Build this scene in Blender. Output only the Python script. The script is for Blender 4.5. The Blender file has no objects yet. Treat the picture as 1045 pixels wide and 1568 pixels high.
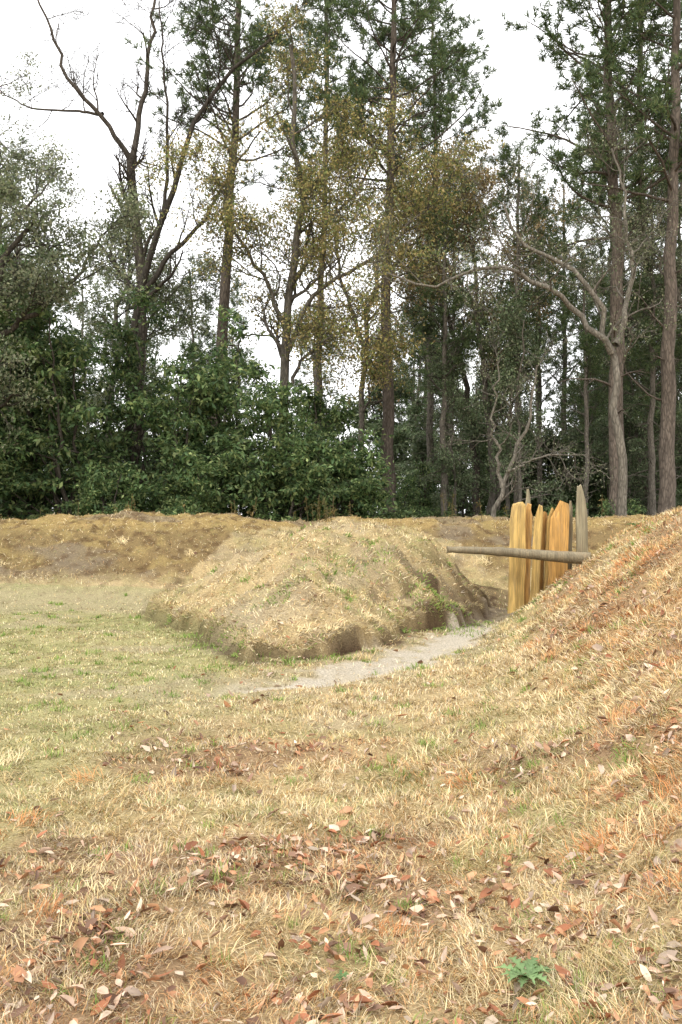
import bpy, math
import numpy as np
from mathutils import Vector
rng = np.random.default_rng(7)
scene = bpy.context.scene
COLL = scene.collection

def lin(r, g, b, k=1.0):
    c = np.array([r, g, b], float) / 255.0
    return np.where(c <= 0.04045, c / 12.92, ((c + 0.055) / 1.055) ** 2.4) * k

# ------------------------------------------------------------------ noise
def vnoise(x, y, seed=0):
    x = np.asarray(x, float); y = np.asarray(y, float)
    xi = np.floor(x).astype(np.int64); yi = np.floor(y).astype(np.int64)
    fx = x - xi; fy = y - yi
    fx = fx * fx * (3 - 2 * fx); fy = fy * fy * (3 - 2 * fy)
    def h(a, b):
        v = (a * 374761393 + b * 668265263 + seed * 1446651) & 0xffffffff
        v = ((v ^ (v >> 13)) * 1274126177) & 0xffffffff
        v = v ^ (v >> 16)
        return (v & 0xffff) / 65535.0
    return (h(xi, yi) * (1 - fx) + h(xi + 1, yi) * fx) * (1 - fy) + (h(xi, yi + 1) * (1 - fx) + h(xi + 1, yi + 1) * fx) * fy

def fbm(x, y, seed=0, o=4):
    s = 0; a = 1; t = 0
    for i in range(o):
        s = s + a * vnoise(x * 2 ** i + 17.3 * i, y * 2 ** i - 9.1 * i, seed + i); t += a; a *= 0.5
    return s / t

def sm(t):
    t = np.clip(t, 0, 1); return t * t * (3 - 2 * t)

# ------------------------------------------------------------------ terrain
MOUND = np.array([(-2.9, 15.2), (-1.9, 13.0), (-1.08, 10.5), (-0.5, 10.7), (0.5, 11.8), (0.9, 13.2), (1.55, 13.8),
                  (2.25, 15.2), (2.6, 17.3), (3.0, 20.5), (0, 22), (-2.2, 20.5), (-3.2, 17.6)])
PATH = np.array([(-1.3, 8.9), (-0.85, 9.2), (-0.26, 9.45), (0.5, 10.6), (1.28, 12.1), (2.0, 14.0), (2.75, 16.0), (3.3, 19.0)])

def seg_dist(x, y, a, b):
    ax, ay = a; bx, by = b
    dx, dy = bx - ax, by - ay
    t = np.clip(((x - ax) * dx + (y - ay) * dy) / (dx * dx + dy * dy), 0, 1)
    return np.hypot(x - ax - t * dx, y - ay - t * dy)

def mound_sd(x, y):
    x = x + 0.36 * (fbm(x * 2.6, y * 2.6, 31, 4) - 0.5) ; y = y + 0.6 * (fbm(x * 2.6, y * 2.6, 77, 4) - 0.5)
    d = np.full(x.shape, 1e9); ins = np.zeros(x.shape, bool)
    n = len(MOUND)
    for i in range(n):
        a = MOUND[i]; b = MOUND[(i + 1) % n]
        d = np.minimum(d, seg_dist(x, y, a, b))
        c = ((a[1] > y) != (b[1] > y))
        xx = (b[0] - a[0]) * (y - a[1]) / (b[1] - a[1] + 1e-12) + a[0]
        ins ^= (c & (x < xx))
    return np.where(ins, d, -d)

def path_d(x, y):
    d = np.full(x.shape, 1e9)
    for i in range(len(PATH) - 1):
        d = np.minimum(d, seg_dist(x, y, PATH[i], PATH[i + 1]))
    return d

FY = [-30, 0, 3, 6, 8, 10, 12, 14, 15, 18, 30]
FX = [0.3, 0.2, 0.2, 0.45, 0.7, 1.0, 1.45, 2.0, 2.2, 3.0, 6]
FW = [4.1, 4.1, 4.1, 4.1, 3.9, 3.6, 3.3, 3.1, 3.05, 3.0, 3.0]
def slope_h(x, y):
    foot = np.interp(y, FY, FX); w = np.interp(y, FY, FW)
    foot = foot + 0.25 * (fbm(y * .5, x * 0 + 3, 5, 2) - .5)
    z = 1.64 * sm((x - foot) / w) * (1 - sm((y - 15.4) / 3.0))
    z = z * (1 - 0.6 * sm((x - foot - w - 3) / 6))
    return z

def parts(x, y):
    yc = 22.0 + 0.8 * np.sin(x * 0.22)
    d = y - yc
    bank = (1.42 + 0.36 * (fbm(x * .28, y * 0 + 2, 11, 2) - .5)) * (1 - sm(np.where(d < 0, -d / 4.5, d / 4.0)))
    sd = mound_sd(x, y)
    lipn = 0.20 * sm((18 - y) / 2) * np.clip(-.15 + 2.0 * fbm(x * 1.6, y * 1.6, 8, 3), .15, 1.3)
    se = sd * (0.78 + 0.72 * sm((x + .2) / 2.0))
    md = lipn * sm(sd / 0.08) + 1.27 * (.6 * np.clip(se / 2.2, 0, 1) + .4 * sm(se / 2.2))
    md = np.where(sd > 0, md, 0)
    sl = slope_h(x, y)
    return bank, md, sl, sd

def terrain(x, y, full=False):
    x = np.asarray(x, float); y = np.asarray(y, float)
    bank, md, sl, sd = parts(x, y)
    p = 6.0
    z = (bank ** p + md ** p + sl ** p + 1e-12) ** (1 / p)
    pd = path_d(x, y)
    z = z - 0.06 * (1 - sm(pd / 0.5)) * (z < 0.5)
    up = sm(z / .6)
    z = z + 0.10 * (fbm(x * .8, y * .8, 21, 3) - .5) + 0.075 * (fbm(x * 3.5, y * 3.5, 22, 3) - .5) * (0.5 + 1.6 * up)
    z = z + 0.16 * up * (fbm(x * 1.5, y * 1.5, 24, 3) - .5) + 0.028 * (fbm(x * 14, y * 14, 23, 2) - .5)
    if full:
        return z, bank, md, sl, sd, pd
    return z

def mix(a, b, t):
    return a * (1 - t[..., None]) + b * t[..., None]

def zones(x, y):
    z, bank, md, sl, sd, pd = terrain(x, y, True)
    n1 = fbm(x * .9, y * .9, 41, 4); n2 = fbm(x * 3.1, y * 3.1, 42, 3); n3 = fbm(x * .35, y * .35, 43, 3)
    n4 = fbm(x * 7, y * 7, 44, 2)
    wid = .06 + .15 * sm((y - 8.9) / 1.2) * (1 - .4 * sm((y - 10.5) / 2))
    sand = (1 - sm((pd + .6 * (n2 - .5) + .35 * (n4 - .5) - wid) / 0.32)) * (y < 17) * sm((x + 1.4) / .9)
    sand = np.clip(sand * (.62 + .7 * n2), 0, 1) * (1 - .75 * sm((y - 13.4) / 1.5))
    worn = sm((y - 15.0 + 1.8 * (n1 - .5)) / 1.2) * (1 - sm((y - 17.5) / .9)) * (x < -1.2) * .55
    worn = np.maximum(worn, .5 * np.exp(-((pd - .4) / .6) ** 2) * sm((n2 - .40) * 6) * (y < 13))
    worn = np.maximum(worn, .5 * sm((fbm(x * .9, y * 1.6, 52, 3) - .55) * 9) * (x < .4) * sm((y - 5) / 2) * (y < 17))
    rw = sm((x + 1.8) / 1.6) * .4 + .55
    soil = 1.15 * np.exp(-((sd + 0.03) / 0.12) ** 2) * (y < 18.5) * rw * np.clip(.1 + 1.7 * n2, 0, 1)
    soil = np.maximum(soil, 0.85 * (sd > -0.15) * (1 - sm((sd - .45) / .8)) * sm((x - .5) / .5) * (y < 19) * sm((n2 - .38) * 6))
    soil = np.maximum(soil, .65 * sm((y - 13.8) / 1.2) * (1 - sm((pd - .5) / .5)) * (y < 19))
    on_m = sm((sd - .02) / .1)
    on_b = sm((bank - .25) * 3) * (1 - on_m)
    on_s = sm((sl - .1) * 2.5)
    green = sm((.58 - n3) * 6) * .25 + sm((n2 - .5) * 7) * .42
    green = green * (1 - on_s * .6) * (1 - on_b * .6) * (1 - on_m * .1)
    lawn = sm((0.1 - (x - (.12 * y - 1.3))) / 1.8) * (y < 18) * (1 - on_b) * (1 - on_m)
    green = np.clip(green + .28 * lawn * sm((y - 3.0) / 2), 0, 1)
    litter = sm((n1 - .45) * 7) * (1 - sm((y - 5.2 - 1.2 * n3) / 2.5)) + sm((fbm(x * 1.3, y * 1.3, 47, 3) - .49) * 8) * on_s * .8
    litter = np.clip(np.maximum(litter, sm((4.6 - y + 2 * (n1 - .5)) / 1.8) * .5), 0, 1)
    gpatch = sm((fbm(x * .8, y * 1.1, 49, 3) - .54) * 9) * on_b * .8 + .5 * sm((fbm(x * 1.7, y * 1.7, 55, 3) - .5) * 8) * on_m
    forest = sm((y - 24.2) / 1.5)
    Z = dict(sand=sand, worn=worn, soil=np.clip(soil, 0, 1), m=on_m * 1.0, b=on_b, s=on_s, green=green, lawn=lawn, litter=litter, gp=gpatch, forest=forest, n1=n1, n2=n2, n3=n3, n4=n4)
    return z, Z

C_straw = lin(220, 194, 144); C_lawn = lin(204, 194, 138); C_green = lin(140, 150, 86); C_orange = lin(212, 158, 106)
C_bank = lin(158, 134, 92); C_crest = lin(206, 176, 116); C_grey = lin(150, 136, 120); C_sand = lin(230, 217, 194)
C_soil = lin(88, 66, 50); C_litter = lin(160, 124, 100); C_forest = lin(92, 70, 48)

def ground_col(x, y):
    z, Z = zones(x, y)
    c = np.broadcast_to(C_straw, x.shape + (3,)).copy()
    c = mix(c, C_lawn, Z['lawn'] * .85)
    c = mix(c, C_orange, np.clip(Z['s'] + .35 * (y < 7) * (1 - Z['lawn']), 0, 1) * np.clip(.2 + 1.6 * (Z['n1'] - .42), 0, .8))
    c = mix(c, C_bank, Z['b'] * .95)
    c = mix(c, C_crest, Z['b'] * np.maximum(sm((z - 1.12) * 4) * .8, .5 * sm((Z['n2'] - .5) * 6)))
    c = mix(c, C_green, Z['green'] * .5)
    c = mix(c, C_grey, Z['gp'] * .75)
    c = mix(c, C_litter, Z['litter'] * .6)
    c = mix(c, lin(112, 86, 60), np.clip((Z['n4'] - .52) * 3, 0, .65) * (.5 + .5 * Z['b']))
    c = mix(c, lin(206, 188, 154), Z['worn'])
    c = mix(c, C_soil, Z['soil'] * .95)
    c = mix(c, C_sand, Z['sand'])
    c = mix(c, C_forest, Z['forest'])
    return z, c * .84, Z

# ------------------------------------------------------------------ mesh builder
class MB:
    def __init__(s): s.v = []; s.f = []; s.c = []; s.m = []; s.n = 0
    def add(s, v, f, col, mat=0):
        v = np.asarray(v, float).reshape(-1, 3); f = np.asarray(f, np.int64)
        col = np.broadcast_to(np.asarray(col, float), (len(v), 3))
        s.v.append(v); s.f.append(f + s.n); s.c.append(col); s.m.append(np.full(len(f), mat)); s.n += len(v)
    def mesh(s, name, mats, smooth=True):
        me = bpy.data.meshes.new(name)
        v = np.concatenate(s.v); c = np.concatenate(s.c)
        me.vertices.add(len(v)); me.vertices.foreach_set('co', v.astype(np.float32).ravel())
        loops = np.concatenate([f.ravel() for f in s.f])
        tot = np.concatenate([np.full(len(f), f.shape[1]) for f in s.f])
        start = np.concatenate([[0], np.cumsum(tot)[:-1]])
        me.loops.add(len(loops)); me.loops.foreach_set('vertex_index', loops.astype(np.int32))
        me.polygons.add(len(tot)); me.polygons.foreach_set('loop_start', start.astype(np.int32))
        try: me.polygons.foreach_set('loop_total', tot.astype(np.int32))
        except Exception: pass
        me.polygons.foreach_set('material_index', np.concatenate(s.m).astype(np.int32))
        me.polygons.foreach_set('use_smooth', np.full(len(tot), smooth))
        for m in mats: me.materials.append(m)
        me.update(calc_edges=True)
        a = me.color_attributes.new('Col', 'FLOAT_COLOR', 'POINT')
        a.data.foreach_set('color', np.concatenate([c, np.ones((len(c), 1))], 1).astype(np.float32).ravel())
        return me

def obj(name, me, loc=(0, 0, 0), rz=0, sc=1, parent=None):
    o = bpy.data.objects.new(name, me); COLL.objects.link(o)
    o.location = loc; o.rotation_euler = (0, 0, rz)
    o.scale = (sc, sc, sc) if np.isscalar(sc) else sc
    if parent: o.parent = parent
    return o

# ------------------------------------------------------------------ materials
def base_mat(name):
    m = bpy.data.materials.new(name); m.use_nodes = True
    nt = m.node_tree; nt.nodes.clear()
    out = nt.nodes.new('ShaderNodeOutputMaterial'); p = nt.nodes.new('ShaderNodeBsdfPrincipled')
    at = nt.nodes.new('ShaderNodeAttribute'); at.attribute_name = 'Col'
    return m, nt, out, p, at
def noise(nt, scale, detail=4, vec=None, rough=.6):
    n = nt.nodes.new('ShaderNodeTexNoise'); n.inputs['Scale'].default_value = scale; n.inputs['Detail'].default_value = detail
    n.inputs['Roughness'].default_value = rough
    if vec: nt.links.new(vec, n.inputs['Vector'])
    return n.outputs['Fac']
def ramp(nt, fac, a, b, lo, hi):
    r = nt.nodes.new('ShaderNodeMapRange'); nt.links.new(fac, r.inputs['Value'])
    r.inputs['From Min'].default_value = a; r.inputs['From Max'].default_value = b
    r.inputs['To Min'].default_value = lo; r.inputs['To Max'].default_value = hi
    return r.outputs['Result']
def mathn(nt, op, a, b):
    m = nt.nodes.new('ShaderNodeMath'); m.operation = op
    for i, q in enumerate((a, b)):
        if isinstance(q, (int, float)): m.inputs[i].default_value = q
        else: nt.links.new(q, m.inputs[i])
    return m.outputs[0]
def scalecol(nt, col, fac):
    v = nt.nodes.new('ShaderNodeVectorMath'); v.operation = 'SCALE'
    nt.links.new(col, v.inputs[0]); nt.links.new(fac, v.inputs['Scale']); return v.outputs[0]
def mapping(nt, sc):
    tc = nt.nodes.new('ShaderNodeTexCoord'); mp = nt.nodes.new('ShaderNodeMapping'); mp.inputs['Scale'].default_value = sc
    nt.links.new(tc.outputs['Object'], mp.inputs['Vector']); return mp.outputs[0]
def bump(nt, h, p, st, dist):
    b = nt.nodes.new('ShaderNodeBump'); b.inputs['Strength'].default_value = st; b.inputs['Distance'].default_value = dist
    nt.links.new(h, b.inputs['Height']); nt.links.new(b.outputs[0], p.inputs['Normal'])

def leaf_mat(name, trans, rough=.55, spec=.3):
    m, nt, out, p, at = base_mat(name)
    nt.links.new(at.outputs['Color'], p.inputs['Base Color']); p.inputs['Roughness'].default_value = rough
    p.inputs['Specular IOR Level'].default_value = spec
    t = nt.nodes.new('ShaderNodeBsdfTranslucent'); nt.links.new(at.outputs['Color'], t.inputs['Color'])
    mx = nt.nodes.new('ShaderNodeMixShader'); mx.inputs[0].default_value = trans
    nt.links.new(p.outputs[0], mx.inputs[1]); nt.links.new(t.outputs[0], mx.inputs[2]); nt.links.new(mx.outputs[0], out.inputs[0])
    return m
M_leaf = leaf_mat('foliage', .4)
M_grass = leaf_mat('dry_grass', .15, .7, .2)
M_litter = leaf_mat('fallen_leaf', .08, .6, .3)

def bark_mat():
    m, nt, out, p, at = base_mat('bark')
    v = mapping(nt, (16, 16, 4))
    vo = nt.nodes.new('ShaderNodeTexVoronoi'); vo.feature = 'DISTANCE_TO_EDGE'; nt.links.new(v, vo.inputs['Vector']); vo.inputs['Scale'].default_value = 1.0
    e = ramp(nt, vo.outputs['Distance'], 0, .22, .6, 1.1)
    f = mathn(nt, 'MULTIPLY', e, ramp(nt, noise(nt, .5, 5, v, .7), .3, .7, .6, 1.4))
    nt.links.new(scalecol(nt, at.outputs['Color'], f), p.inputs['Base Color']); p.inputs['Roughness'].default_value = .9
    p.inputs['Specular IOR Level'].default_value = .15
    bump(nt, f, p, .7, .03); nt.links.new(p.outputs[0], out.inputs[0]); return m
M_bark = bark_mat()

def ground_mat():
    m, nt, out, p, at = base_mat('ground_turf')
    v = mapping(nt, (1, 1, 1))
    a = ramp(nt, noise(nt, 55, 4, v, .7), .3, .7, .6, 1.25)
    vo = nt.nodes.new('ShaderNodeTexVoronoi'); vo.inputs['Scale'].default_value = 38; nt.links.new(mapping(nt, (1, 1.6, 1)), vo.inputs['Vector'])
    c = ramp(nt, vo.outputs['Distance'], 0, .7, 1.12, .74)
    f = mathn(nt, 'MULTIPLY', a, c)
    nt.links.new(scalecol(nt, at.outputs['Color'], f), p.inputs['Base Color']); p.inputs['Roughness'].default_value = .95
    p.inputs['Specular IOR Level'].default_value = .1
    bump(nt, f, p, .8, .03); nt.links.new(p.outputs[0], out.inputs[0]); return m
M_ground = ground_mat()

def wood_mat():
    m, nt, out, p, at = base_mat('split_wood')
    f1 = ramp(nt, noise(nt, 1, 6, mapping(nt, (50, 50, 2.0)), .7), .3, .7, .55, 1.35)
    f2 = ramp(nt, noise(nt, 1, 3, mapping(nt, (9, 9, 1.6))), .35, .65, .7, 1.15)
    f = mathn(nt, 'MULTIPLY', f1, f2)
    gm = nt.nodes.new('ShaderNodeMix'); gm.data_type = 'RGBA'; gm.inputs[7].default_value = (.34, .24, .13, 1)
    nt.links.new(ramp(nt, noise(nt, 1, 4, mapping(nt, (14, 14, 2.2))), .5, .75, 0, .6), gm.inputs[0]); nt.links.new(at.outputs['Color'], gm.inputs[6])
    nt.links.new(scalecol(nt, gm.outputs[2], f), p.inputs['Base Color']); p.inputs['Roughness'].default_value = .75
    bump(nt, f, p, .8, .012); nt.links.new(p.outputs[0], out.inputs[0]); return m
M_wood = wood_mat()

# ------------------------------------------------------------------ ground sheet
def axis(lo, hi, step, far_lo, far_hi):
    core = list(np.arange(lo, hi, step)); a = []; s = step; x = lo
    while x > far_lo: s *= 1.13; x -= s; a.append(x)
    b = []; s = step; x = core[-1]
    while x < far_hi: s *= 1.13; x += s; b.append(x)
    return np.array(a[::-1] + core + b)
xs = axis(-7, 7.5, .04, -400, 400); ys = axis(1.5, 24, .045, -200, 600)
X, Y = np.meshgrid(xs, ys); xf = X.ravel(); yf = Y.ravel()
zg, cg, _ = ground_col(xf, yf)
nx, ny = len(xs), len(ys)
I = np.arange(nx * ny).reshape(ny, nx)
F = np.stack([I[:-1, :-1], I[:-1, 1:], I[1:, 1:], I[1:, :-1]], -1).reshape(-1, 4)
mb = MB(); mb.add(np.stack([xf, yf, zg], 1), F, cg); obj('ground', mb.mesh('ground', [M_ground]))

# ------------------------------------------------------------------ grass
def normals(x, y):
    e = .05; zx = (terrain(x + e, y) - terrain(x - e, y)) / (2 * e); zy = (terrain(x, y + e) - terrain(x, y - e)) / (2 * e)
    n = np.stack([-zx, -zy, np.ones_like(zx)], 1); return n / np.linalg.norm(n, axis=1, keepdims=True)
def logpts(N, y0, y1, r):
    y = np.exp(r.uniform(np.log(y0), np.log(y1), N)); x = r.uniform(-1, 1, N) * (.40 * y + .8); return x, y
def norm(v): return v / (np.linalg.norm(v, axis=-1, keepdims=True) + 1e-9)

def blades(mb, x, y, z, nrm, L, W, tilt, col, az=None):
    N = len(x)
    if az is None: az = rng.uniform(0, 2 * np.pi, N)
    h = np.stack([np.cos(az), np.sin(az), np.zeros(N)], 1)
    h = norm(h - nrm * (h * nrm).sum(1, keepdims=True)); s = np.cross(nrm, h)
    up = nrm
    d1 = norm(up * np.cos(tilt)[:, None] + h * np.sin(tilt)[:, None])
    t2 = np.minimum(tilt + rng.uniform(.1, .7, N), 1.65)
    d2 = norm(up * np.cos(t2)[:, None] + h * np.sin(t2)[:, None] + s * rng.normal(0, .25, N)[:, None])
    p = np.stack([x, y, z - .004], 1); w = s * (W / 2)[:, None]; L = L[:, None]
    mid = p + d1 * L * .5; tip = mid + d2 * L * .5
    V = np.stack([p - w, p + w, mid + w * .8, mid - w * .8, tip], 1).reshape(-1, 3)
    b = np.arange(N)[:, None] * 5
    C = np.repeat(col, 5, axis=0)
    n0 = mb.n
    mb.add(V, b + np.array([[0, 1, 2, 3]]), C)
    mb.f.append(b + np.array([[3, 2, 4]]) + n0); mb.m.append(np.zeros(N))

N = 700000
x, y = logpts(N, 1.9, 25.5, rng)
z, c, Z = ground_col(x, y)
keep = rng.random(N) < np.clip(1 - Z['sand'] * 1.05 - 1.05 * Z['soil'] - .7 * Z['worn'] - .25 * Z['litter'] - .35 * Z['gp'], 0.02, 1) * (.25 + .75 * sm((Z['n4'] - .28) * 4))
x, y, z, c = x[keep], y[keep], z[keep], c[keep]; Z = {k: v[keep] for k, v in Z.items()}
N = len(x); nrm = normals(x, y)
r = rng.random(N)
col = c / .84
straw_light = lin(246, 230, 190); straw_org = lin(212, 164, 110); brn = lin(150, 114, 82); grn = lin(112, 136, 64); grn2 = lin(166, 170, 106); grey = lin(184, 174, 158)
pal = np.where((r < .42)[:, None], straw_light, np.where((r < .66)[:, None], lin(226, 200, 140), np.where((r < .76)[:, None], straw_org, np.where((r < .9)[:, None], brn, grey))))
isg = rng.random(N) < Z['green'] * .6 + .04 + .06 * Z['lawn']
pal = np.where(isg[:, None], np.where((rng.random(N) < .5)[:, None], grn, grn2), pal)
oc = sm((fbm(x * 1.8, y * 1.8, 61, 3) - .43) * 8)
org = (rng.random(N) < (Z['s'] * .5 + .26 * (y < 7) * (1 - Z['lawn'])) * oc) & ~isg
pal = np.where(org[:, None], np.where((rng.random(N) < .65)[:, None], lin(220, 156, 98), lin(196, 130, 84)), pal)
bk = (rng.random(N) < Z['b'] * .65 * (1 - .6 * sm((z - 1.12) * 4)))
pal = np.where(bk[:, None], lin(154, 126, 84), pal)
col = (col * .4 + pal * .6) * np.clip(rng.lognormal(-.1, .38, N), .3, 1.3)[:, None] * .93
clump = fbm(x * 5, y * 5, 63, 2)
L = rng.uniform(.03, .08, N) * (1 + .2 * Z['m'] + .15 * Z['b'] + .35 * Z['s']) * (1 - .4 * Z['lawn']) * (.5 + 1.0 * clump)
W = np.clip(.0010 * y ** .85, .0022, .010) * rng.uniform(.6, 1.3, N)
tilt = np.minimum(rng.uniform(.45, 1.5, N) + .15 * Z['m'] + .2 * Z['b'], 1.5)
caz = vnoise(x * 4, y * 4, 65) * 12 + rng.normal(0, 1.1, N)
mb = MB(); blades(mb, x, y, z, nrm, L, W, tilt, col, caz)
# straw hanging over the cut edge of the mound
N2 = 60000
xx = rng.uniform(-3.3, 2.8, N2); yy = rng.uniform(10.2, 17, N2); sd = mound_sd(xx, yy)
k = (sd > 0.05) & (sd < .26) & (fbm(xx * 4, yy * 4, 71, 2) > .40); xx, yy, sd = xx[k], yy[k], sd[k]
e = .05; gx = -(mound_sd(xx + e, yy) - mound_sd(xx - e, yy)); gy = -(mound_sd(xx, yy + e) - mound_sd(xx, yy - e))
zz = terrain(xx, yy); nn = np.tile([[0, 0, 1.]], (len(xx), 1))
cc = np.where((rng.random(len(xx)) < .75)[:, None], lin(228, 206, 150), lin(136, 130, 76)) * rng.uniform(.5, .95, len(xx))[:, None]
blades(mb, xx, yy, zz, nn, rng.uniform(.05, .15, len(xx)), np.full(len(xx), .007), rng.uniform(.8, 1.55, len(xx)), cc, np.arctan2(gy, gx) + rng.normal(0, .6, len(xx)))
# tussocks of longer dead grass
nt_ = 1050; ty = np.exp(rng.uniform(np.log(2.2), np.log(22), nt_)); tx = rng.uniform(-1, 1, nt_) * (.4 * ty + .6)
_, Zt = zones(tx, ty); kt = rng.random(nt_) < .05 + .65 * Zt['s'] + .3 * Zt['m'] + .15 * Zt['b'] + .2 * (ty < 6); kt &= (Zt['sand'] < .2); tx, ty = tx[kt], ty[kt]; st = np.maximum(Zt['s'][kt], (ty < 6) * (1 - Zt['lawn'][kt]))
nb = 70; px = np.repeat(tx, nb) + rng.normal(0, .055, len(tx) * nb); py = np.repeat(ty, nb) + rng.normal(0, .055, len(tx) * nb)
ti = rng.choice(4, len(tx), p=[.38, .22, .26, .14]); ti = np.where((st < .3) & ((ti == 1) | (ti == 3)), 0, ti)
tc = np.array([lin(240, 218, 168), lin(218, 166, 110), lin(208, 184, 132), lin(210, 146, 92)])[ti]
tcc = np.repeat(tc, nb, axis=0) * np.clip(rng.lognormal(-.1, .35, len(px)), .4, 1.25)[:, None] * .9
taz = np.repeat(rng.uniform(0, 6.28, len(tx)), nb) + rng.normal(0, 1.0, len(px))
blades(mb, px, py, terrain(px, py), normals(px, py), rng.uniform(.06, .15, len(px)), np.clip(.0010 * py ** .85, .0024, .010), rng.uniform(.5, 1.4, len(px)), tcc, taz)
obj('dry_grass', mb.mesh('dry_grass', [M_grass]))

# green tufts
mb = MB()
tufts = [(.1, 14.2, .34), (.55, 14.6, .25), (-.3, 13.6, .22), (-.75, 12.4, .22), (1.15, 13.9, .25), (1.45, 13.4, .45), (1.35, 14.6, .28), (-.55, 10.5, .3), (-1.3, 11.4, .25), (-1.9, 12.6, .18), (1.5, 13.9, .28), (1.8, 14.3, .25),
         (.45, 15.1, .2), (3.9, 12.6, .18), (3.2, 11, .15), (4.2, 13.5, .2), (-2.8, 11.3, .12), (1.9, 8.0, .12), (.2, 6.2, .1), (-3.5, 9.2, .14), (-1.2, 10.1, .3), (-1.7, 11.6, .3), (-.1, 10.9, .25), (0, 12.8, .2), (.7, 13.0, .2)]
for _ in range(250):
    yy = rng.uniform(2.4, 18); tufts.append((rng.uniform(-.36, .36) * yy, yy, rng.uniform(.03, .09)))
for tx, ty, s in tufts:
    n = int(600 * s); a = rng.normal(0, s * .6, (n, 2)); px = tx + a[:, 0]; py = ty + a[:, 1]
    cl = (lin(92, 124, 48) + rng.random((n, 1)) * (lin(164, 182, 96) - lin(92, 124, 48))) * .9
    blades(mb, px, py, terrain(px, py), normals(px, py), rng.uniform(.03, .09, n), rng.uniform(.5, 1, n) * max(.004, .0010 * ty), rng.uniform(.1, 1.3, n), cl)
obj('green_grass_tufts', mb.mesh('green_grass_tufts', [M_grass]))

# ------------------------------------------------------------------ fallen leaves
def fallen(N, y0, y1, seed, smin, smax, distribution):
    r = np.random.default_rng(seed)
    x, y = logpts(N, y0, y1, r); z, Z = zones(x, y)
    k = r.random(N) < distribution(x, y, Z)
    x, y, z = x[k], y[k], z[k]; n = len(x); nrm = normals(x, y)
    n2 = norm(nrm + r.normal(0, .5, (n, 3)) * [1, 1, .3])
    az = r.uniform(0, 2 * np.pi, n); h = np.stack([np.cos(az), np.sin(az), 0 * az], 1)
    h = norm(h - n2 * (h * n2).sum(1, keepdims=True)); s = np.cross(n2, h)
    S = r.uniform(smin, smax, n) * r.uniform(.45, 1.2, n); wd = r.uniform(.4, 1.2, n); fold = r.uniform(-.2, .9, n); curl = r.uniform(-.5, 1.1, n)
    u = np.array([0, .3, .3, .3, .68, .68, .68, 1]); w = np.array([0, -.23, 0, .23, -.19, 0, .19, 0]); side = np.abs(w)
    jit = 1 + r.normal(0, .16, (n, 8))
    P = np.stack([x, y, z + r.uniform(.002, .03, n)], 1)[:, None] + h[:, None] * (u[None, :, None] - .5) * S[:, None, None] + s[:, None] * (w[None, :] * jit * (wd * S)[:, None])[..., None] \
        + n2[:, None] * ((side[None] * fold[:, None] * 1.3 + (u[None] ** 2) * curl[:, None] * .4) * S[:, None])[..., None]
    T = np.array([[0, 1, 2], [0, 2, 3], [4, 7, 5], [5, 7, 6]]); Q = np.array([[1, 4, 5, 2], [2, 5, 6, 3]])
    pals = np.array([lin(208, 152, 112), lin(176, 114, 78), lin(230, 196, 168), lin(158, 122, 98), lin(240, 216, 188), lin(218, 168, 126), lin(116, 84, 64), lin(198, 174, 152)])
    c = pals[r.choice(8, n, p=[.15, .12, .19, .16, .1, .12, .07, .09])] * r.uniform(.5, 1.0, n)[:, None] * .92
    C = np.repeat(c, 8, axis=0) * np.clip(1 + r.normal(0, .13, (n * 8, 1)), .6, 1.3)
    b = np.arange(n)[:, None, None] * 8
    return P.reshape(-1, 3), (b + T).reshape(-1, 3), (b + Q).reshape(-1, 4), C
mb = MB()
def dens(x, y, Z):
    cl = sm((fbm(x * 2.2, y * 2.2, 91, 4) - .42) * 5)
    near = 1 - sm((y - 2.8) / 3.0)
    return np.clip(.03 + .48 * Z['litter'] * cl + .18 * near + .3 * near * cl + .1 * Z['s'] * (1 - sm((y - 5) / 7)) + .12 * Z['s'] * cl + .05 * Z['m'], 0, 1) * (1 - Z['sand'] * .8) * (1 - .5 * sm((y - 8) / 4)) * (1 - .75 * Z['lawn'] * sm((y - 4.8) / 2))
for a in ((48000, 1.9, 14, 5, .028, .08), (12000, 6, 24, 6, .05, .1)):
    P, T, Q, C = fallen(*a, dens); n0 = mb.n
    mb.add(P, Q, C); mb.f.append(T + n0); mb.m.append(np.zeros(len(T)))
obj('fallen_leaves', mb.mesh('fallen_leaves', [M_litter]))

def rosette(px, py, R, n, name, colr):
    mb = MB(); pz = float(terrain(np.array([px]), np.array([py]))[0])
    for i in range(n):
        a = 2 * np.pi * i / n + rng.normal(0, .15); Lf = R * rng.uniform(.6, 1.1); K = 11; t = np.linspace(0, 1, K)
        hw = R * .10 * np.sin(np.pi * np.clip(t * .85 + .12, 0, 1)) * (.6 + 1.5 * (np.arange(K) % 2)) * np.array([.5] + [1] * 8 + [.6, .1])
        zz = .03 + .10 * R * np.sin(t * 2.4) * 3 * .5 * rng.uniform(.5, 1.8)
        cx = px + np.cos(a) * t * Lf; cy = py + np.sin(a) * t * Lf
        l = np.stack([cx - np.sin(a) * hw, cy + np.cos(a) * hw, pz + zz + .4 * hw], 1); rr = np.stack([cx + np.sin(a) * hw, cy - np.cos(a) * hw, pz + zz + .4 * hw], 1); m = np.stack([cx, cy, pz + zz], 1)
        V = np.concatenate([l, m, rr]); q = [[j, j + 1, K + j + 1, K + j] for j in range(K - 1)] + [[K + j, K + j + 1, 2 * K + j + 1, 2 * K + j] for j in range(K - 1)]
        cv = colr * rng.uniform(.75, 1.3) * np.concatenate([rng.uniform(.8, 1.1, K), np.full(K, 1.35), rng.uniform(.8, 1.1, K)])[:, None]
        mb.add(V, q, cv)
    obj(name, mb.mesh(name, [M_leaf]))
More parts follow.
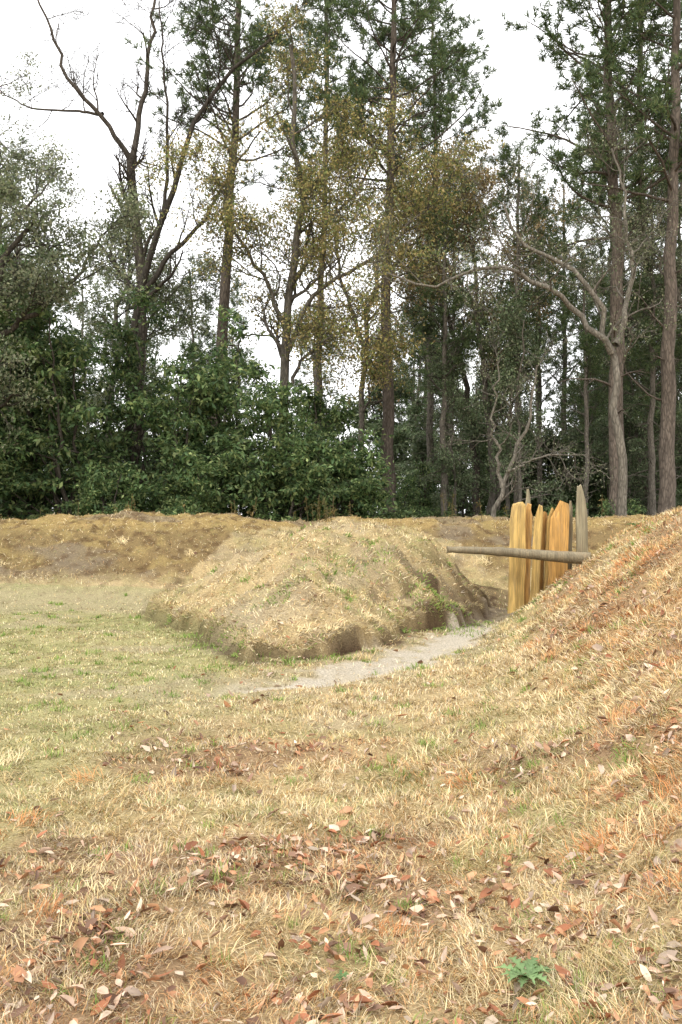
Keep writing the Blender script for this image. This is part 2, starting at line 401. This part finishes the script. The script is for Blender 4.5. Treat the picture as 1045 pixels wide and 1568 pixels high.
rosette(.61, 3.28, .11, 16, 'thistle_rosette', lin(134, 162, 108, .8))
rosette(.0, 3.35, .045, 8, 'thistle_rosette', lin(104, 136, 84, .75))
rosette(4.15, 14.0, .16, 9, 'thistle_rosette', lin(80, 120, 60, .7))

# ------------------------------------------------------------------ tree tools
def tubes(mb, P, R, sides, col, mat=0, cap=False):
    N, K, _ = P.shape
    T = norm(np.gradient(P, axis=1)); ref = norm(np.array([.31, 1.0, .07]))
    u = norm(np.cross(T, ref)); v = np.cross(T, u)
    a = np.linspace(0, 2 * np.pi, sides, endpoint=False)
    V = P[:, :, None] + R[:, :, None, None] * (np.cos(a)[None, None, :, None] * u[:, :, None] + np.sin(a)[None, None, :, None] * v[:, :, None])
    I = np.arange(N * K * sides).reshape(N, K, sides); J = np.roll(I, -1, axis=2)
    F = np.stack([I[:, :-1], J[:, :-1], J[:, 1:], I[:, 1:]], -1).reshape(-1, 4)
    mb.add(V.reshape(-1, 3), F, col, mat)

def kids(P, R, n, t0, t1, lo, hi, ang, up, K, rr, grav, r, wob=.12, rmin=.006, taper=.5):
    N, KK, _ = P.shape; M = N * n
    pi = np.repeat(np.arange(N), n); t = r.uniform(t0, t1, M) if n < 4 else (t0 + (t1 - t0) * ((np.tile(np.arange(n), N) + r.random(M)) / n))
    ft = t * (KK - 1); i0 = np.minimum(ft.astype(int), KK - 2); fr = (ft - i0)[:, None]
    base = P[pi, i0] * (1 - fr) + P[pi, i0 + 1] * fr; rad = R[pi, i0] * (1 - fr[:, 0]) + R[pi, i0 + 1] * fr[:, 0]
    tan = norm(P[pi, i0 + 1] - P[pi, i0]); rnd = norm(np.cross(tan, r.normal(0, 1, (M, 3))))
    an = ang + r.normal(0, .2, M)
    d = norm(tan * np.cos(an)[:, None] + rnd * np.sin(an)[:, None] + np.array([0, 0, up]))
    L = r.uniform(lo, hi, M) * (1 - taper * (t - t0) / max(t1 - t0, 1e-6))
    pts = [base]; p = base
    for j in range(K - 1):
        d = norm(d + r.normal(0, wob, (M, 3)) + np.array([0, 0, grav])); p = p + d * (L / (K - 1))[:, None]; pts.append(p)
    Pc = np.stack(pts, 1); r0 = np.maximum(rad * rr, rmin)
    Rc = r0[:, None] * np.linspace(1, .25, K)[None]
    return Pc, np.maximum(Rc, rmin * .6)

def path(pts, K, r0, r1, r=rng, wob=.04):
    pts = np.array(pts, float); s = np.concatenate([[0], np.cumsum(np.linalg.norm(np.diff(pts, axis=0), axis=1))])
    q = np.linspace(0, s[-1], K); P = np.stack([np.interp(q, s, pts[:, i]) for i in range(3)], 1)
    P[1:-1] = (P[:-2] + 2 * P[1:-1] + P[2:]) / 4
    P[1:-1] += r.normal(0, wob, (K - 2, 3)) * [1, 1, 0]
    R = r0 + (r1 - r0) * np.linspace(0, 1, K) ** .9; R[0] *= 1.25
    return P[None], R[None]

def leaves(mb, C, n, spread, size, asp, upb, pals, r, mat=1, flat=.5):
    M = len(C); c = np.repeat(C, n, axis=0) + r.normal(0, 1, (M * n, 3)) * np.array([spread, spread, spread * flat]); N = M * n
    nn = norm(r.normal(0, 1, (N, 3)) + np.array([0, 0, upb])); h = norm(np.cross(nn, r.normal(0, 1, (N, 3)))); h[:, 2] -= .25; s = np.cross(nn, h)
    S = (r.uniform(.65, 1.3, N) * size)[:, None]
    V = np.stack([c, c + h * S * .5 + s * S * asp * .5 + nn * S * .08, c + h * S, c + h * S * .5 - s * S * asp * .5 + nn * S * .08], 1).reshape(-1, 3)
    big = .7 + .6 * vnoise(c[:, 0] * 1.3 + c[:, 1], c[:, 2] * 1.6, 5)
    tone = np.repeat(r.uniform(.6, 1.4, M), n) * r.uniform(.7, 1.3, N) * big
    pc = pals[r.integers(0, len(pals), N)] * tone[:, None]
    mb.add(V, np.arange(N * 4).reshape(-1, 4), np.repeat(pc, 4, axis=0), mat)

def tufts_n(mb, C, D, n, ln, wd, pals, r, mat=1):
    M = len(C); N = M * n; c = np.repeat(C, n, axis=0); D = np.repeat(D, n, axis=0)
    d = norm(r.normal(0, 1, (N, 3)) + D * .9 + np.array([0, 0, .25])); s = norm(np.cross(d, r.normal(0, 1, (N, 3))))
    L = (r.uniform(.7, 1.25, N) * ln)[:, None]
    V = np.stack([c - s * wd * .3, c + s * wd * .3, c + d * L * .7 + s * wd * .5, c + d * L], 1).reshape(-1, 3)
    tone = np.repeat(r.uniform(.6, 1.4, M), n) * r.uniform(.75, 1.25, N)
    pc = pals[r.integers(0, len(pals), N)] * tone[:, None]
    mb.add(V, np.arange(N * 4).reshape(-1, 4), np.repeat(pc, 4, axis=0), mat)

def pts_on(P, t0, n, r):
    N, K, _ = P.shape; t = r.uniform(t0, 1, (N, n)) * (K - 1); i = np.minimum(t.astype(int), K - 2); f = (t - i)[..., None]; a = np.arange(N)[:, None]
    q = P[a, i] * (1 - f) + P[a, i + 1] * f; d = norm(P[a, i + 1] - P[a, i]); return q.reshape(-1, 3), d.reshape(-1, 3)

PINE = np.array([lin(88, 108, 68), lin(104, 122, 78), lin(118, 128, 82), lin(72, 92, 58)]) * .88
EVER = np.array([lin(94, 118, 72), lin(118, 140, 88), lin(76, 100, 62), lin(142, 154, 98)]) * .9
OLIVE = np.array([lin(138, 138, 82), lin(160, 150, 92), lin(170, 150, 100), lin(112, 124, 72)]) * .88
GOLD = np.array([lin(178, 156, 112), lin(164, 146, 98), lin(146, 142, 90), lin(186, 160, 120)]) * .88
GREYG = np.array([lin(132, 140, 106), lin(114, 126, 90), lin(152, 152, 120)]) * .88
HAZEG = np.array([lin(122, 138, 102), lin(104, 122, 86), lin(142, 150, 114)]) * .88  # far foliage greens, greyed and lightened: depth haze put into the leaf colour
B_pine = lin(126, 114, 102, .8); B_grey = lin(130, 122, 110, .8); B_dark = lin(98, 90, 80, .8); B_light = lin(146, 138, 124, .8)

def pine(trunk, r0, r1, crown, n1, Lr, bark, seed, tuft=8, dead=8, n2=8):
    r = np.random.default_rng(seed); mb = MB()
    P, R = path(trunk, 22, r0, r1, r, .03); tubes(mb, P, R, 12, bark)
    P1, R1 = kids(P, R, n1, crown, .99, Lr[0], Lr[1], 1.25, .05, 8, .35, .07, r, .16, .012, .5)
    tubes(mb, P1, R1, 5, bark * .8)
    if dead:
        Pd, Rd = kids(P, R, dead, crown * .45, crown, .5, 2.0, 1.4, 0, 6, .2, -.04, r, .15, .01, 0); tubes(mb, Pd, Rd, 4, bark * .9)
        Pe, Re = kids(Pd, Rd, 4, .3, 1, .3, .8, .8, 0, 4, .6, -.03, r, .2, .006); tubes(mb, Pe, Re, 3, bark)
    P2, R2 = kids(P1, R1, n2, .3, 1, .5, 1.3, .75, .08, 5, .6, .05, r, .18, .008, .3); tubes(mb, P2, R2, 3, bark * .7)
    P3, R3 = kids(P2, R2, 3, .3, 1, .2, .5, .7, .08, 3, .6, .05, r, .15, .006, .4); tubes(mb, P3, R3, 3, bark * .7)
    c, d = pts_on(P3, .4, 2, r); c2, d2 = pts_on(P2, .5, 3, r)
    tufts_n(mb, np.concatenate([c, c2]), np.concatenate([d, d2]), tuft, .19, .03, PINE, r)
    return mb.mesh('pine_mesh', [M_bark, M_leaf])

def hardwood(trunks, bark, seed, pals=None, nl=6, lsize=.06, n1=9, n2=7, n3=6, L1=(1.2, 2.8), t0=.4, grav=.03, twig=1.0, spread=.17):
    """trunks: list of (pts, r0, r1, branch_start)"""
    r = np.random.default_rng(seed); mb = MB(); A = []; B = []
    for i, (pts, r0, r1, ts) in enumerate(trunks):
        P, R = path(pts, 18, r0, r1, r, .06); tubes(mb, P, R, 10, bark)
        P1, R1 = kids(P, R, n1, ts, 1, L1[0], L1[1], .95, .12, 8, .5, grav, r, .2, .014, .45); A.append(P1); B.append(R1)
    P1 = np.concatenate(A); R1 = np.concatenate(B); tubes(mb, P1, R1, 5, bark * .9)
    P2, R2 = kids(P1, R1, n2, .2, 1, .5 * twig, 1.5 * twig, .8, .08, 6, .6, grav, r, .22, .009, .4); tubes(mb, P2, R2, 4, bark * .85)
    P3, R3 = kids(P2, R2, n3, .2, 1, .2 * twig, .75 * twig, .75, .06, 4, .6, grav, r, .22, .0065, .4); tubes(mb, P3, R3, 3, bark * .85)
    if pals is not None:
        c, d = pts_on(P3, .2, 2, r); leaves(mb, c, nl, spread, lsize, .55, .4, pals, r)
    return mb.mesh('hardwood_mesh', [M_bark, M_leaf])

def evergreen(H, W, seed, pals=EVER, lsize=.14, stems=3, nl=10, n1=14):
    r = np.random.default_rng(seed); mb = MB(); A = []; B = []
    for i in range(stems):
        a = r.uniform(0, 6.28); q = r.uniform(.1, .35) * W
        P, R = path([(0, 0, -.2), (np.cos(a) * q * .4, np.sin(a) * q * .4, H * .35), (np.cos(a) * q, np.sin(a) * q, H * r.uniform(.75, .97))], 14, .07, .015, r, .05); tubes(mb, P, R, 7, B_dark)
        P1, R1 = kids(P, R, n1, .08, .98, W * .5, W * 1.05, 1.1, .05, 7, .5, .0, r, .14, .01, .55); A.append(P1); B.append(R1)
    P1 = np.concatenate(A); R1 = np.concatenate(B); tubes(mb, P1, R1, 4, B_dark)
    P2, R2 = kids(P1, R1, 5, .25, 1, .35, .9, .8, .03, 4, .6, -.03, r, .16, .006, .3); tubes(mb, P2, R2, 3, B_dark)
    c, d = pts_on(P2, .25, 4, r); c1, d1 = pts_on(P1, .4, 3, r)
    leaves(mb, np.concatenate([c, c1]), nl, .13, lsize, .42, 1.3, pals, r, flat=.3)
    return mb.mesh('evergreen_mesh', [M_bark, M_leaf])

def Y3(pts, y, r=None, sp=0):
    k = len(pts); return [(p[0], y + sp * i / k, p[1]) for i, p in enumerate(pts)]

# ---- individually placed trees (world metres, x right, z up)
obj('pine_tree', pine(Y3([(1.5, -.3), (1.46, 3.5), (1.4, 7), (1.48, 11), (1.6, 15), (1.6, 20)], 30.5), .235, .06, .58, 54, (2.2, 4.2), B_pine * .8, 11, 9))
obj('pine_tree', pine(Y3([(-4.3, -.3), (-3.95, 4.5), (-3.6, 9.3), (-3.45, 12.6), (-3.3, 15.4), (-3.2, 20.5)], 31.5), .25, .06, .62, 50, (1.8, 3.8), B_pine * .9, 12, 9))
obj('pine_tree', pine(Y3([(7.6, -.3), (7.6, 5), (7.62, 9), (7.4, 13), (7.3, 19)], 27.5), .25, .07, .48, 50, (2.0, 4.4), B_pine, 13, 9))
obj('pine_tree', pine(Y3([(8.7, -.3), (8.72, 5), (8.8, 9), (9.0, 18)], 26.5), .24, .07, .55, 38, (1.6, 3.2), B_pine * .9, 14, 9))
obj('pine_tree', pine(Y3([(3.4, -.3), (3.5, 8), (3.7, 14), (3.6, 21)], 39), .17, .05, .5, 50, (2, 4.0), B_grey, 15, 9))
obj('pine_tree', pine(Y3([(-.9, -.3), (-.8, 8), (-.6, 14), (-.5, 22)], 37), .18, .06, .58, 48, (1.8, 3.8), B_grey, 16, 9))
obj('pine_tree', pine(Y3([(10.6, -.3), (10.5, 8), (10.2, 14), (10.2, 21)], 34), .2, .06, .5, 46, (2, 3.8), B_pine, 17, 9))
obj('bare_hardwood_tree', hardwood([
    (Y3([(-6.45, -.3), (-6.3, 3), (-6.2, 6), (-6.15, 9.2), (-6.45, 12.4)], 30.5), .25, .13, .6),
    (Y3([(-6.45, 12.4), (-6.9, 13.2), (-7.4, 13.8), (-8.1, 14.3), (-8.6, 15.9), (-9.3, 17.6)], 30.5, sp=-1.5), .085, .02, .15),
    (Y3([(-6.42, 12.3), (-6.2, 13.9), (-5.95, 16.0), (-5.7, 19)], 30.5, sp=1), .10, .03, .15),
    (Y3([(-7.3, 13.8), (-8.6, 14.0), (-9.8, 14.2), (-11, 15)], 30.5, sp=1), .05, .015, .15)], B_dark, 21, n1=7, n2=8, n3=7, grav=.05))
obj('bare_hardwood_tree', hardwood([
    (Y3([(-6.3, -.3), (-6.2, 4), (-5.95, 7.4), (-5.1, 10.6), (-4.4, 12.8), (-3.5, 14.3), (-1.5, 15.9)], 29), .17, .04, .45),
    (Y3([(-5.2, 10.2), (-5.0, 12), (-5.1, 14), (-5.3, 16.5)], 29), .06, .02, .2),
    (Y3([(-5.8, 8.0), (-4.8, 9.4), (-3.9, 10.4), (-3.4, 11.6), (-2.4, 13)], 29, sp=1), .085, .02, .2)], B_dark * .65, 22, n1=7, n2=8, n3=7))
obj('budding_hardwood_tree', hardwood([
    (Y3([(-1.6, -.3), (-1.62, 3), (-1.5, 6.7), (-1.1, 9.4), (-1.25, 12), (-1.4, 14.5)], 27.5), .19, .05, .35),
    (Y3([(-1.5, 6.0), (-.7, 7.6), (.3, 8.2), (1.2, 8.5), (1.9, 9.4), (2.6, 9.8)], 27.5, sp=-1.5), .08, .02, .2),
    (Y3([(-1.3, 8.0), (-.3, 9.8), (.6, 10.8), (1.0, 12.5)], 27.5, sp=1.5), .07, .02, .2),
    (Y3([(-1.5, 5.0), (-.9, 6.0), (-.2, 6.4), (.7, 6.6)], 27.5, sp=-1), .06, .02, .2),
    (Y3([(-1.5, 6.5), (-2.2, 8.2), (-3.0, 9.2), (-3.4, 11)], 27.5, sp=-1), .07, .02, .2)], B_grey * .75, 23, OLIVE, 9, .075, n1=12, n2=8, n3=6, L1=(1.2, 3.0), spread=.2))
obj('budding_hardwood_tree', hardwood([
    (Y3([(.9, -.3), (.6, 4), (.9, 8), (1.6, 12), (2.0, 14)], 33), .14, .04, .35),
    (Y3([(1.0, 8.5), (2.2, 10.4), (3.4, 11.6), (4.6, 12)], 33), .08, .02, .1),
    (Y3([(.8, 7), (.0, 9.5), (-.4, 12), (-.6, 13)], 33), .08, .02, .1)], B_grey, 24, GOLD, 7, .085, n1=11, n2=8, n3=6, L1=(1.4, 3.4), spread=.22))
obj('budding_hardwood_tree', hardwood([
    (Y3([(5.0, -.3), (4.9, 4), (4.6, 8), (4.2, 11.5), (3.9, 13)], 33), .13, .04, .4),
    (Y3([(4.7, 7), (5.8, 9.5), (6.6, 11)], 33), .07, .02, .1),
    (Y3([(4.7, 8), (3.4, 10), (2.6, 12)], 33), .07, .02, .1)], B_grey, 25, GOLD, 7, .085, n1=11, n2=8, n3=6, L1=(1.4, 3.4), spread=.22))
obj('arching_hardwood_tree', hardwood([
    (Y3([(7.1, -.3), (7.0, 3), (6.9, 5.2), (6.6, 6.6), (5.8, 7.8), (4.9, 8.1), (4.3, 8.4), (4.1, 9.3)], 25), .15, .03, .45),
    (Y3([(6.8, 5.6), (6.0, 6.6), (5.0, 7.2), (4.0, 7.7), (3.0, 7.5), (2.2, 7.0), (1.1, 7.4)], 25, sp=-1), .085, .02, .2),
    (Y3([(6.9, 5.8), (7.4, 7.6), (7.2, 9.6), (7.0, 11)], 25, sp=1), .08, .02, .2)], B_light * .85, 26, GREYG, 4, .055, n1=8, n2=7, n3=5))
obj('small_bare_tree', hardwood([
    (Y3([(3.75, -.3), (3.8, 1.2), (4.0, 2.4), (4.5, 3.6), (4.8, 5.2)], 24.4), .085, .02, .3),
    (Y3([(3.95, 2.2), (3.7, 3.6), (3.9, 5.4)], 24.4), .05, .012, .2),
    (Y3([(4.1, 2.6), (5.0, 3.0), (6.0, 3.0)], 24.4), .035, .01, .2)], B_light * .85, 27, GREYG, 3, .045, n1=6, n2=5, n3=4, L1=(.7, 1.6), twig=.7))
obj('leaning_hardwood_tree', hardwood([
    (Y3([(4.7, -.3), (4.6, 3), (4.3, 6.0), (3.6, 8.6), (2.6, 11)], 34), .17, .04, .4)], B_dark, 28, GREYG, 5, .07, n1=10))
obj('oak_tree', hardwood([
    (Y3([(-9.2, -.3), (-9.0, 3), (-8.6, 6), (-8.2, 7.6), (-7.4, 8.6)], 24), .2, .05, .35),
    (Y3([(-8.9, 4.5), (-9.4, 7), (-9.2, 9), (-8.6, 10.2)], 24), .12, .03, .2),
    (Y3([(-8.7, 5.6), (-7.6, 6.3), (-6.6, 7.3), (-5.8, 8.6)], 24, sp=1), .09, .02, .2)], B_dark * .7, 29, GREYG * .85, 9, .085, n1=9, n2=7, n3=6))
obj('oak_tree', hardwood([
    (Y3([(-11.5, -.3), (-11.3, 5), (-11, 10), (-10.4, 14)], 29), .22, .05, .4),
    (Y3([(-11.1, 8), (-9.6, 10), (-8.4, 11.3)], 29), .1, .02, .2)], B_grey * .7, 30, GREYG, 6, .07, n1=10, n2=8, n3=6))
obj('oak_tree', hardwood([
    (Y3([(10.6, -.3), (10.5, 5), (10.2, 9), (9.6, 12)], 28), .2, .05, .4),
    (Y3([(10.4, 6), (9.4, 8), (8.4, 9.2)], 28), .1, .02, .2)], B_grey * .8, 31, GREYG, 6, .065, n1=10, n2=8, n3=6))
obj('oak_tree', hardwood([
    (Y3([(-7.6, -.3), (-7.7, 4), (-7.4, 8), (-7.0, 11)], 33), .16, .04, .35),
    (Y3([(-7.5, 6), (-6.0, 8.4), (-5.0, 9.6)], 33), .08, .02, .2)], B_grey * .8, 32, GREYG, 8, .09, n1=11, n2=8, n3=6))

# ---- evergreen understory
EV = [evergreen(6.2, 2.2, 41), evergreen(5.0, 2.3, 42), evergreen(7.0, 2.1, 43, EVER * .85, .13), evergreen(3.6, 2.0, 44, EVER * 1.1)]
FE = [evergreen(7.0, 2.6, 45, HAZEG, .2, nl=8, n1=12), evergreen(5.0, 2.6, 46, HAZEG * .8, .2, nl=8, n1=12)]
pl = [(-13, 26, 1.4, 2), (-11, 27.5, 1.45, 2), (-9.9, 25, 1.4, 0), (-8.3, 27, 1.35, 2), (-7.0, 25.6, 1.2, 0), (-5.5, 27.2, 1.15, 2), (-4.3, 25.6, 1.1, 1), (-3.0, 27.4, 1.15, 0),
      (-2.0, 25.4, .98, 1), (-.7, 27.3, 1.0, 1), (.1, 26.2, 1.0, 3), (-8.9, 24.3, .95, 3), (-5.8, 24.6, .75, 3), (-1.1, 25.0, .9, 3), (-3.4, 24.6, .8, 3), (-12, 24, 1.0, 1), (-15, 25, 1.2, 0), (-9.6, 28.5, 1.45, 2)]
for i, (x_, y_, s_, k_) in enumerate(pl):
    obj('evergreen_laurel_tree', EV[k_], (x_, y_, 0), i * 2.399, s_)

# ---- distant forest mass
emp = bpy.data.objects.new('distant_forest', None); COLL.objects.link(emp)
r = np.random.default_rng(99)
DP = [pine([(0, 0, -.3), (.1, 0, 6), (0, .1, 12), (.1, 0, 19)], .2, .05, .45, 36, (1.6, 3.2), B_grey, 51, 7, 14),
      pine([(0, 0, -.3), (-.2, 0, 6), (.1, .1, 11), (.3, 0, 16)], .16, .05, .4, 34, (1.4, 2.8), B_grey, 52, 7, 14),
      hardwood([([(0, 0, -.3), (.2, 0, 4), (0, .2, 8), (.4, 0, 12)], .13, .03, .25)], B_grey, 53, HAZEG, 7, .12, n1=16, n2=8, n3=5)]
for i in range(54):
    y_ = r.uniform(38, 62); x_ = r.uniform(-.6, .6) * y_
    if -.06 < (x_ / y_) < .02 and r.random() < .5: continue
    k_ = r.choice(3, p=[.3, .3, .4]); obj('tree_part', DP[k_], (x_, y_, 0), r.uniform(0, 6.28), r.uniform(.65, .95), emp)
for i in range(44):   # slim trunks on the right
    y_ = r.uniform(29, 44); x_ = r.uniform(.1, .5) * y_
    k_ = r.choice(3, p=[.2, .45, .35]); obj('tree_part', DP[k_], (x_, y_, 0), r.uniform(0, 6.28), r.uniform(.5, .8), emp)
for i in range(44):
    x_ = -28 + i * 1.35 + r.uniform(-.5, .5); y_ = r.uniform(33, 39)
    obj('undergrowth_part', EV[r.integers(0, 4)], (x_, y_, 0), r.uniform(0, 6.28), r.uniform(.65, .95) * (1.0 if x_ < -2 else .8), emp)
for i in range(44):
    x_ = -44 + i * 2.1 + r.uniform(-.8, .8); y_ = r.uniform(46, 60)
    obj('undergrowth_part', FE[r.integers(0, 2)], (x_, y_, 0), r.uniform(0, 6.28), r.uniform(.9, 1.4), emp)
for i in range(10):
    x_ = 3.5 + i * 1.7 + r.uniform(-.6, .6); y_ = r.uniform(38, 46)
    obj('undergrowth_part', FE[r.integers(0, 2)], (x_, y_, 0), r.uniform(0, 6.28), r.uniform(.8, 1.1), emp)
for i in range(20):
    y_ = r.uniform(26.5, 31); x_ = 1.6 + i * .6
    obj('undergrowth_part', EV[3], (x_, y_, -.3), r.uniform(0, 6.28), r.uniform(.4, .65), emp)

# ---- weed stalks along the bank crest
mb = MB(); n = 40
x_ = np.concatenate([rng.normal(-4.6, .15, 8), rng.normal(-.4, .15, 8), rng.uniform(-8, 6, 24)]); y_ = 22 + rng.normal(0, .3, n)
b = np.stack([x_, y_, terrain(x_, y_)], 1); k = np.linspace(0, 1, 5)
ln = rng.uniform(.15, .6, n); P = b[:, None] + k[None, :, None] * (np.stack([rng.normal(0, .15, n), rng.normal(0, .15, n), np.ones(n)], 1) * ln[:, None])[:, None]
tubes(mb, P, np.full((n, 5), .008), 3, lin(140, 126, 84, .7))
c, d = pts_on(P, .3, 5, rng); leaves(mb, c, 3, .03, .07, .3, .2, np.array([lin(120, 120, 60), lin(150, 130, 80)]) * .7, rng, mat=0)
obj('weed_stalks', mb.mesh('weed_stalks', [M_leaf]))

# ------------------------------------------------------------------ palisade
pal_e = bpy.data.objects.new('wooden_palisade', None); COLL.objects.link(pal_e)
YEL = lin(232, 194, 116, .88); ORG = lin(220, 168, 92, .88); GRY = lin(172, 160, 128, .8)
def slab(name, x, y, w, th, ztop, tip, lean, rot, col, skew=0., z0=-.3, half=True, chis=.3):
    mb = MB(); a = np.linspace(0, np.pi, 7)
    if half: sec = np.stack([np.concatenate([[-.5, -.17, .17], .5 * np.cos(a)]), np.concatenate([[-.02, -.12, -.05], np.sin(a) * th / w])], 1)
    else:
        a = np.linspace(0, 2 * np.pi, 10, endpoint=False); sec = np.stack([.5 * np.cos(a), .5 * np.sin(a) * th / w], 1)
    r = np.random.default_rng(int(abs(x * 1000))); S = len(sec); rings = []
    zs = np.concatenate([np.linspace(z0, ztop - tip, 9), [ztop - tip * .45, ztop]])
    for j, z in enumerate(zs):
        t = (z - z0) / (ztop - z0); s = 1.08 - .12 * t; sk = 0
        if j == 9: s *= (1 + chis) / 2 + .07; sk = skew * .5
        if j == 10: s *= chis; sk = skew
        s += r.normal(0, .03)
        px = sec[:, 0] * w * s + sk * w; py = sec[:, 1] * w * (s if j < 9 else .7)
        X_ = px * np.cos(rot) - py * np.sin(rot) + x + lean * (z) + r.normal(0, .006); Y_ = px * np.sin(rot) + py * np.cos(rot) + y
        zt = np.full(S, z) + (r.normal(0, .006, S) - sec[:, 0] * np.sign(skew) * .10 * w * 2) * (j > 9)
        rings.append(np.stack([X_, Y_, zt], 1))
    V = np.concatenate(rings + [rings[-1].mean(0)[None]]); q = [[j * S + i, j * S + (i + 1) % S, (j + 1) * S + (i + 1) % S, (j + 1) * S + i] for j in range(len(zs) - 1) for i in range(S)]
    mb.add(V, q, col); T = np.array([[(len(zs) - 1) * S + i, (len(zs) - 1) * S + (i + 1) % S, len(V) - 1] for i in range(S)])
    mb.f.append(T); mb.m.append(np.zeros(len(T)))
    obj(name, mb.mesh(name, [M_wood], smooth=False), parent=pal_e)
slab('post_1', 2.80, 15.95, .27, .12, 1.74, .07, .035, .35, YEL, -.08, chis=.68)
slab('post_2', 2.98, 16.12, .13, .09, 1.73, .20, .03, -.5, ORG * .85, .1, chis=.5)
slab('post_3', 3.09, 16.02, .14, .10, 1.70, .22, .06, -.7, YEL * .9, .2, chis=.35)
slab('post_4', 3.21, 16.15, .13, .08, 1.60, .2, .05, .5, ORG * .65, .2, chis=.45)
slab('post_5', 3.47, 16.0, .30, .13, 1.76, .26, .03, -.1, ORG, .2, chis=.45)
slab('post_9', 3.32, 16.12, .11, .08, 1.66, .24, .05, .3, YEL * .8, .25, chis=.35)
slab('post_6', 3.70, 16.2, .09, .09, 1.78, .25, .02, 0, GRY * .8, 0, half=False)
slab('post_7', 3.90, 16.05, .20, .10, 2.02, .45, -.01, .3, GRY * 1.05, -.1)
slab('post_8', 3.02, 16.35, .10, .08, 1.97, .3, .03, .2, GRY * .9, 0)
mb = MB(); K = 26; t = np.linspace(0, 1, K); r = np.random.default_rng(3)
P = np.stack([1.66 + 2.26 * t, 15.62 + .06 * t, 1.01 - .13 * t + .015 * np.sin(t * 5)], 1)
R = .05 + .05 * t + r.normal(0, .003, K)
tubes(mb, P[None], R[None], 12, lin(160, 146, 116, .75))
V = np.concatenate([P[:1], P[-1:]]); n0 = mb.n
mb.add(V, np.array([[0, 0, 0]])[:0].reshape(0, 3), lin(206, 182, 134, .8))
T = np.array([[i, (i + 1) % 12, n0] for i in range(12)] + [[(K - 1) * 12 + i, (K - 1) * 12 + (i + 1) % 12, n0 + 1] for i in range(12)])
mb.f.append(T); mb.m.append(np.zeros(len(T))); obj('rail_log', mb.mesh('rail_log', [M_wood]), parent=pal_e)

# ------------------------------------------------------------------ light, sky, camera
EL, AZ = 52, 215   # azimuth clockwise from +Y
w = bpy.data.worlds.new('World'); scene.world = w; w.use_nodes = True
nt = w.node_tree; bg = nt.nodes['Background']
sky = nt.nodes.new('ShaderNodeTexSky'); sky.sky_type = 'NISHITA'; sky.sun_disc = False
sky.sun_elevation = math.radians(EL); sky.sun_rotation = math.radians(AZ); sky.dust_density = 3
mx = nt.nodes.new('ShaderNodeMix'); mx.data_type = 'RGBA'; mx.inputs[0].default_value = .92
nt.links.new(sky.outputs[0], mx.inputs[6]); mx.inputs[7].default_value = (15.6, 15.6, 15.7, 1)
nt.links.new(mx.outputs[2], bg.inputs['Color']); bg.inputs['Strength'].default_value = .15
sl = bpy.data.lights.new('sun', 'SUN'); sl.energy = 1.5; sl.angle = math.radians(12); sl.color = (1, .98, .94)
so = bpy.data.objects.new('sun', sl); COLL.objects.link(so)
dv = Vector((math.sin(math.radians(AZ)) * math.cos(math.radians(EL)), math.cos(math.radians(AZ)) * math.cos(math.radians(EL)), math.sin(math.radians(EL))))
so.rotation_euler = dv.to_track_quat('Z', 'Y').to_euler()
cam = bpy.data.cameras.new('camera'); cam.lens = 35; cam.sensor_width = 36; cam.clip_end = 2000; cam.clip_start = .05
co = bpy.data.objects.new('camera', cam); COLL.objects.link(co); co.location = (0, 0, 1.6); co.rotation_euler = (math.radians(90), 0, 0)
scene.camera = co
scene.view_settings.view_transform = 'Standard'; scene.view_settings.look = 'None'; scene.view_settings.exposure = 0
